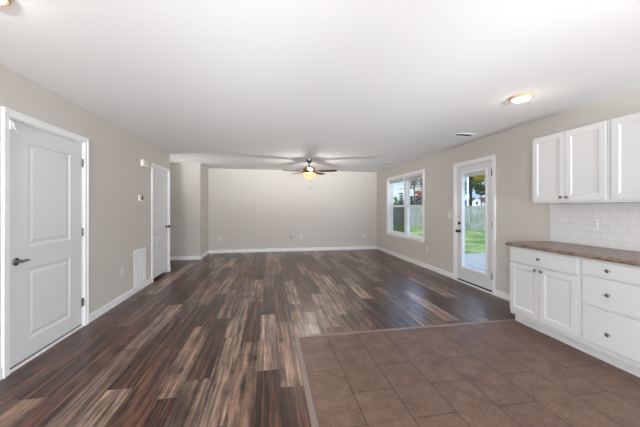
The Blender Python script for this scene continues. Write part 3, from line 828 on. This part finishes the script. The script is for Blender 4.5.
# ------------------------------------------------------------------ wall cabinets
UX = 3.055
def wall_cabinet(y1, y0, label, end=False):
    t = root('wall_cabinet', ((UX+XR)/2, (y0+y1)/2, 1.376), label, 'cabinet')
    obj('body', B((UX, XR, y0, y1, 1.376, 2.132)), 'cab', t, bevel=.002)
    fx = UX-.019
    a, b = y0+.022, y1-.022 + (.016 if end else 0)
    mid = (a+b)/2
    for (p, q, ky) in ((a, mid-.003, mid-.030), (mid+.003, b, mid+.030)):
        d = cab_front('cabinet_door', t, p, q, 1.398, 2.122, fx); knob(d, fx, ky, 1.437)
    return t
wall_cabinet(2.852, 2.090, 'white two-door wall cabinet at the end of the run, nearest the glazed door', True)
wall_cabinet(2.088, 1.326, 'white wall cabinet cut off by the picture edge, beside the end cabinet')

# ------------------------------------------------------------------ outside: lawn, patio, fence, trees, houses
GZ = -.17
bm = bmesh.new(); g = 48
vs = {}
for i in range(g+1):
    for j in range(g+1):
        x = -25 + i*150/g; y = -15 + j*170/g
        z = GZ + (.012*max(0, math.hypot(x-3, y-5)-26) if x > 3.6 else 0)
        vs[i, j] = bm.verts.new((x, y, z-.02 if x < 3.6 else z))
for i in range(g):
    for j in range(g): bm.faces.new((vs[i, j], vs[i+1, j], vs[i+1, j+1], vs[i, j+1]))
props(obj('ground_lawn', bm, 'lawn', keep=True), kind='structure')
props(obj('patio_slab', B((XR+.16, 9.2, 2.2, 7.92, GZ-.05, GZ+.05)), 'concrete', keep=True, bevel=.01), kind='structure')

def fence(p0, p1, hgt, label):
    p0, p1 = Vector((*p0, 0)), Vector((*p1, 0)); d = (p1-p0); Ln = d.length; d.normalize(); nrm = Vector((-d.y, d.x, 0))
    t = root('board_fence', ((p0+p1)/2)[:2] + (GZ,), label, 'fence')
    rnd = random.Random(4)
    def bx(bm, s0, s1, d0, d1, z0, z1):
        v = [bm.verts.new(p0 + d*s + nrm*o + Vector((0, 0, z))) for z in (z0, z1) for s, o in ((s0, d0), (s1, d0), (s1, d1), (s0, d1))]
        for f in ((0,3,2,1),(4,5,6,7),(0,1,5,4),(1,2,6,5),(2,3,7,6),(3,0,4,7)): bm.faces.new([v[i] for i in f])
    bm = bmesh.new(); s = 0
    while s < Ln:
        top = GZ + hgt + rnd.uniform(-.02, .02)
        bx(bm, s, s+.130, 0, .02, GZ-.02, top); s += .155
    obj('boards', bm, 'fence', t)
    bm = bmesh.new()
    for z in (.25, .85, 1.35): bx(bm, 0, Ln, .02, .07, GZ+z, GZ+z+.09)
    obj('rails', bm, 'fence', t)
    s = 0
    while s < Ln:
        bm = bmesh.new(); bx(bm, s, s+.09, .07, .16, GZ-.3, GZ+hgt-.05); obj('post', bm, 'fence', t); s += 2.44
fence((9.2, 26.0), (18.0, 4.5), 1.60, 'long weathered vertical board fence along the far side of the lawn')

def leaves(bm, c, rad, n, size, rnd, squash=.8):
    for _ in range(n):
        while True:
            p = Vector((rnd.uniform(-1, 1), rnd.uniform(-1, 1), rnd.uniform(-1, 1)))
            if .25 < p.length < 1: break
        p = Vector(c) + Vector((p.x*rad, p.y*rad, p.z*rad*squash))
        q = Matrix.Rotation(rnd.uniform(0, 6.28), 3, 'Z') @ Matrix.Rotation(rnd.uniform(-1.2, 1.2), 3, 'X')
        s = size*rnd.uniform(.6, 1.3)
        v = [bm.verts.new(p + q @ Vector(a)) for a in ((-s, 0, 0), (0, -s*.45, .1*s), (s, 0, 0), (0, s*.45, -.1*s))]
        bm.faces.new(v)
def tree(name, x, y, h, crown, leaf, label, bark='bark', trunk_r=.2, blobs=9, n=240, size=.22, seed=1, low=.35, conifer=False, group=None):
    rnd = random.Random(seed)
    t = root(name, (x, y, GZ), label, 'tree', group)
    bm = bmesh.new()
    top = Vector((x+rnd.uniform(-.3, .3), y, GZ+h*.92))
    tube(bm, [(x, y, GZ-.3), (x+.05, y, GZ+h*.3), (x-.05, y+.05, GZ+h*.6), top], [trunk_r*1.2, trunk_r, trunk_r*.7, trunk_r*.2], 10)
    cs = []
    for i in range(blobs):
        if conifer:
            f = low + (1-low)*i/(blobs-1); rr = crown*(1.08-f)*1.1; a = rnd.uniform(0, 6.28); c = Vector((x+math.cos(a)*rr*.35, y+math.sin(a)*rr*.35, GZ+h*f)); rad = max(.35, rr*.75)
        else:
            a = rnd.uniform(0, 6.28); f = rnd.uniform(low, 1); rr = crown*rnd.uniform(.25, .75)
            c = Vector((x+math.cos(a)*rr, y+math.sin(a)*rr, GZ+h*f)); rad = crown*rnd.uniform(.32, .5)
        cs.append((c, rad))
        st = Vector((x, y, GZ+h*max(.25, f-.25)))
        tube(bm, [st, (st+c)/2+Vector((0, 0, .1)), c], [trunk_r*.35, trunk_r*.22, trunk_r*.08], 6)
    obj('trunk', bm, bark, t, smooth=True)
    if leaf:
        bm = bmesh.new()
        for c, rad in cs: leaves(bm, c, rad, n, size, rnd, .45 if conifer else .8)
        obj('foliage', bm, leaf, t)
    else:
        bm = bmesh.new()
        for c, rad in cs:
            for _ in range(16):
                e = c + Vector((rnd.uniform(-1, 1), rnd.uniform(-1, 1), rnd.uniform(-.1, 1.2)))*rad*1.3
                tube(bm, [c, (c+e)/2+Vector((rnd.uniform(-.1, .1), 0, .1)), e], [.035, .025, .012], 4)
        obj('twigs', bm, bark, t)
    return t
def at(px, depth):   # a spot on the ground seen at picture column px, this far off
    th = math.radians(10.07); l = (px-320)/284.4*depth
    return (l*math.cos(th)+depth*math.sin(th), depth*math.cos(th)-l*math.sin(th))
# seen through the glazed door
tree('pine_tree', *at(470.5, 27), 15, 3.0, 'leaf_dark', 'tall pine with a bare brown trunk seen through the glazed door', trunk_r=.17, seed=3, low=.42, n=260, size=.3, conifer=True, blobs=9)
tree('leafy_tree', *at(481, 34), 7.2, 2.3, 'leaf_green', 'green leafy tree behind the fence seen through the glazed door', trunk_r=.07, seed=5, low=.5, n=330, size=.24, blobs=10)
tree('leafy_tree', *at(491, 24), 5.0, 1.6, 'leaf_yellow', 'yellow-leaved autumn tree at the top of the glazed door', trunk_r=.05, seed=8, low=.75, n=220, size=.16, blobs=7)
tree('leafy_tree', *at(463, 60), 8.5, 2.4, 'leaf_blue', 'distant bluish green tree beside the pine trunk seen through the glazed door', trunk_r=.2, seed=12, low=.2, n=220, size=.34, blobs=9)
# seen through the twin window
tree('autumn_tree', *at(419.3, 58), 4.6, 1.15, 'leaf_orange', 'orange autumn tree beyond the fence seen through the twin window', trunk_r=.14, seed=11, low=.72, n=240, size=.2, blobs=8)
tree('bare_tree', *at(414.5, 42), 8.5, 2.4, None, 'bare leafless tree beside the orange tree seen through the twin window', 'bark_grey', .16, 10, seed=14, low=.45)
tree('bare_tree', *at(421.0, 47), 9.5, 2.6, None, 'bare leafless tree behind the orange tree seen through the twin window', 'bark_grey', .18, 12, seed=15, low=.45)
for px, dd, hh, lf, sd, lb in ((411.5, 55, 3.4, 'leaf_dark', 21, 'low dark conifer seen at the centre bar of the twin window'),
                               (416.5, 50, 2.9, 'leaf_blue', 22, 'low bluish conifer below the orange tree in the window view'),
                               (422.0, 56, 3.3, 'leaf_dark', 23, 'low dark conifer below the orange tree in the window view'),
                               (401.0, 62, 4.4, 'leaf_blue', 24, 'bluish conifer in the upper left window pane view'),
                               (395.5, 66, 3.6, 'leaf_green', 25, 'low green tree in the upper left window pane view')):
    tree('conifer_tree', *at(px, dd), hh, 1.5, lf, lb, trunk_r=.12, seed=sd, low=.15, n=220, size=.24, blobs=8, conifer=True)

def gable_house(name, cxy, wd, dp, eave, ridge, wall_m, roof_m, ang, label, vent=True):
    t = root(name, (*cxy, GZ), label, 'house')
    R = Matrix.Translation((*cxy, GZ)) @ Matrix.Rotation(ang, 4, 'Z')
    V = lambda bm, x, y, z: bm.verts.new(R @ Vector((x, y, z)))
    bm = bmesh.new(); f = []
    for y in (-dp/2, dp/2):
        f.append([V(bm, *p) for p in ((-wd/2, y, -.5), (wd/2, y, -.5), (wd/2, y, eave), (0, y, ridge-.06), (-wd/2, y, eave))])
    bm.faces.new(f[0]); bm.faces.new(f[1][::-1])
    for i in range(5): j = (i+1) % 5; bm.faces.new((f[0][i], f[1][i], f[1][j], f[0][j]))
    obj('walls', bm, wall_m, t)
    sl = (ridge-eave)/(wd/2)
    bm = bmesh.new()
    for s in (-1, 1):
        q = []
        for y in (-dp/2-.25, dp/2+.25):
            for (x, z) in ((0, ridge), (s*(wd/2+.3), eave-sl*.3), (s*(wd/2+.3), eave-sl*.3-.12), (0, ridge-.12)): q.append(V(bm, x, y, z))
        for g_ in ((0,1,2,3),(4,5,6,7),(0,1,5,4),(1,2,6,5),(2,3,7,6),(3,0,4,7)): bm.faces.new([q[i] for i in g_])
    obj('roof', bm, roof_m, t)
    if vent:
        bm = bmesh.new(); q = []
        for y in (-dp/2-.04, -dp/2+.02):
            for (x, z) in ((-.16, eave+.35), (.16, eave+.35), (.16, eave+.85), (-.16, eave+.85)): q.append(V(bm, x, y, z))
        for g_ in ((0,1,2,3),(4,5,6,7),(0,1,5,4),(1,2,6,5),(2,3,7,6),(3,0,4,7)): bm.faces.new([q[i] for i in g_])
        obj('gable_vent', bm, 'slot', t)
    return t
gable_house('garden_shed', at(476.8, 50), 3.1, 4.5, 1.55, 3.15, 'siding', 'siding', math.radians(-38), 'white gabled shed peeking over the fence seen through the glazed door')
gable_house('neighbour_house', at(488.0, 72), 11, 7, 3.9, 5.1, 'brick', 'shingle', math.radians(52), 'brown house with a pale grey roof behind the white shed', False)
bm = bmesh.new(); px_, py_ = at(467.6, 23)
lathe(bm, [(.07, GZ-.3), (.07, 6.0), (.05, 6.05), (0, 6.08)], Matrix.Translation((px_, py_, 0)), 14)
props(obj('utility_pole', bm, 'pole', smooth=True), 'slim white pole beyond the fence seen through the glazed door', 'pole')
